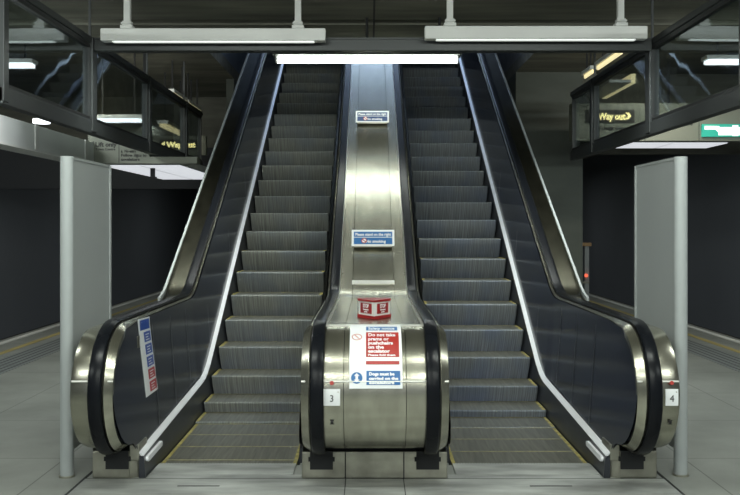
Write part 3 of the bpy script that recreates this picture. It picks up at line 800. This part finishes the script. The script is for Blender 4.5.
light_box(SX(600, 15.2), SX(706, 15.2) + .02, 14.23, 15.2, 3.063, 'white glowing underside of box behind the right gantry sign')
EX = empty('exit_sign', (SX(720), ys - .05, SZ(137)), 'green and white illuminated exit sign on the right gantry sign', 'sign')
build('green_plate', bb(SX(701), SX(745), ys - .05, ys - .002, SZ(137), SZ(124.5)), green_lit, EX)
m = MB(); yy = ys - .053
m.box(SX(703.3), SX(718), yy, yy + .002, SZ(130), SZ(126.3)); m.box(SX(717), SX(741), yy, yy + .002, SZ(135.7), SZ(127.4)); m.box(SX(731), SX(737), yy - .001, yy + .002, SZ(136.4), SZ(125.6))
m.prism([(SX(714), SZ(130)), (SX(718), SZ(130)), (SX(718), SZ(133.5))], 1, yy, yy + .002)
build('running_figure_field', m, white_lit, EX)
# left Way out sign, further away
y2 = 16.0
LW = empty('way_out_sign', (-3.4, y2, 3.05), 'distant yellow lit Way out sign seen through the left glazed screen', 'sign')
build('sign_box', bb(SX(150, y2), SX(206, y2), y2, y2 + .12, SZ(166, y2) + .2, SZ(136, y2)), sign_m, LW)
wp = build('black_panel', bb(SX(160, y2), SX(200, y2), y2 - .02, y2, SZ(149.5, y2), SZ(139.5, y2)), ink, LW)
wall_text(wp, 'Way out', SX(167, y2), y2 - .022, SZ(147.3, y2), .095, wayout_m, .53, .008)
m = MB(); cxx, czz = SX(164, y2), SZ(144.5, y2); m.add([(cxx - .05, y2 - .023, czz), (cxx + .02, y2 - .023, czz + .06), (cxx + .02, y2 - .023, czz - .06)], [(0, 1, 2)]); build('arrow', m, wayout_m, wp)
# platform luminaires beyond the screens
def far_light(name, x0, x1, y0, y1, z, m_, lab, hang=True):
    r = empty(name, ((x0 + x1) / 2, (y0 + y1) / 2, z), lab, 'light', 'platform strip lights')
    build('tube', bb(x0, x1, y0, y1, z, z + .055, bev=.012), m_, r)
    build('housing', bb(x0 - .03, x1 + .03, y0 - .02, y1 + .02, z + .055, z + .11), casing_m, r)
    if hang: 
        for fx in (.2, .8):
            xx = x0 + (x1 - x0) * fx; yy = y0 + (y1 - y0) * fx
            build('hanger', bb(xx - .012, xx + .012, yy - .012, yy + .012, z + .11, 4.40), black, r)
    return r
far_light('strip_light', SX(93, 13.6), SX(144, 13.6), 13.55, 13.68, SZ(122.3, 13.6), tube_far, 'white strip light seen through the second left window')
far_light('strip_light', SX(-14, 13), SX(33, 13), 12.9, 13.1, SZ(67.5, 13), tube_far, 'white strip light seen through the leftmost window')
far_light('strip_light', SX(706, 13), SX(755, 13), 12.9, 13.1, SZ(64, 13), tube_far, 'white strip light seen through the rightmost window')
def rec(px, py, X): d = (X + .0315) * 893 / (px - 370); return d
far_light('strip_light', -3.62, -3.50, rec(163, 116, -3.56), rec(182, 126, -3.56), 3.42, warm_m, 'warm yellow strip light beyond the left windows')
far_light('roof_edge_light', -3.23, -3.17, 14.2, 15.2, 3.80, warm_m, 'warm light slit over the left glazed screen', True)
far_light('roof_edge_light', -3.23, -3.17, 15.4, 16.5, 3.80, warm_m, 'second, farther warm light slit over the left glazed screen', True)
far_light('roof_edge_light', 3.20, 3.24, 11.55, 12.75, 3.955, warm_m, 'warm light slit over the right glazed screen', True)
far_light('roof_edge_light', 3.20, 3.23, 13.0, 13.5, 3.955, warm_m, 'short warm light slit at the far end of the right glazed screen', True)
CO = empty('lit_cove', (3.5, 13.2, 3.75), 'slanting lit panel glowing above the Way out lettering on the right', 'light')
y0c, y1c = 12.42, 13.95
build('panel', bb(3.30, 3.6, y0c, y1c, SZ(81, y0c) - .02, SZ(81, y0c) + .02), white_paint, CO)
build('lamp', bb(3.6, 3.66, y0c, y1c, SZ(81, y0c) - .03, SZ(81, y0c) + .10), warm_m, CO)

# ------------------------------------------------------------------ barrier at the far platform
BR = empty('barrier', (5.1, 21.4, 0), 'slim grey barrier post with wooden top rail and red lamp beyond the right escalator', 'barrier')
bx = (586.5 - 370) * 21.4 / 893 - .0315
build('post', bb(bx - .05, bx + .05, 21.35, 21.45, 0, 1.27), grey_post, BR)
build('top_rail', bb(bx - .16, bx + .10, 21.32, 21.48, 1.25, 1.33), mat('warm_wood', (.40, .25, .12), .6), BR)
build('lamp', MB().tube((bx - .03, 21.34, .55), (bx - .03, 21.28, .55), .04, 12), red_lamp, BR)
build('bracket', bb(bx - .12, bx + .05, 21.33, 21.37, .36, .40), steel_dark, BR)

# ------------------------------------------------------------------ lights
def area(name, loc, sx, sy, rot, power, col):
    l = bpy.data.lights.new(name, 'AREA'); l.shape = 'RECTANGLE'; l.size = sx; l.size_y = sy; l.energy = power; l.color = col
    o = bpy.data.objects.new(name, l); C.objects.link(o); o.location = loc; o.rotation_euler = rot; return o
area('shaft_daylight', (0, 19.6, 9.3), 4, 1.0, (math.radians(-25), 0, 0), 160, (.52, .70, 1.))
for s in (-1, 1):
    for i, y in enumerate((4.0, .2, -4.2)): area('strip_glow', (s * 1.7, y, 3.78), 2.1, .10, (0, 0, 0), (95, 85, 70)[i], (.94, 1., .92)).rotation_euler.x = math.radians((52, 35, 0)[i])
    area('strip_glow', (s * 1.76, 9.42, 3.66), 2.1, .10, (0, 0, 0), 40, (.94, 1., .94)).data.spread = 2.0
for s in (-1, 1):
    for y in (1.5, 6.0, 10.3): area('platform_fill', (s * 4.9, y, 3.80), 1.2, .2, (math.radians(38), 0, 0), 48, (.93, 1., .95))  # added lamps without fittings, brighten the dark platforms
    area('platform_fill', (s * 4.3, 13.0, 3.9), .9, .1, (math.radians(40), 0, 0), 22, (1., .95, .80))
    for y in (19, 26, 34): area('platform_fill', (s * 4.6, y, 3.80), .12, 1.5, (0, 0, 0), 25, (.93, 1., .95))  # further added lamps, lift the dark far platforms and tunnel walls

l = bpy.data.lights.new('downlight_glow', 'POINT'); l.energy = 9; l.shadow_soft_size = .06
o = bpy.data.objects.new('downlight_glow', l); C.objects.link(o); o.location = (-3.55, 9.0, 2.79)
w = bpy.data.worlds.new('World'); bpy.context.scene.world = w; w.use_nodes = True
w.node_tree.nodes['Background'].inputs['Color'].default_value = (.5, .55, .62, 1); w.node_tree.nodes['Background'].inputs['Strength'].default_value = .55

cam = bpy.data.cameras.new('Camera'); co = bpy.data.objects.new('Camera', cam); C.objects.link(co)
co.location = (-.0315, 0, 1.73); co.rotation_euler = (PI / 2, 0, 0); cam.lens = 893 / 740 * 36; cam.sensor_width = 36; cam.sensor_fit = 'HORIZONTAL'
cam.shift_y = -21.5 / 740; cam.clip_end = 200
sc = bpy.context.scene; sc.camera = co
sc.view_settings.view_transform = 'Standard'; sc.view_settings.look = 'None'; sc.view_settings.gamma = 1; sc.view_settings.use_curve_mapping = False
sc.view_settings.exposure = 0.0
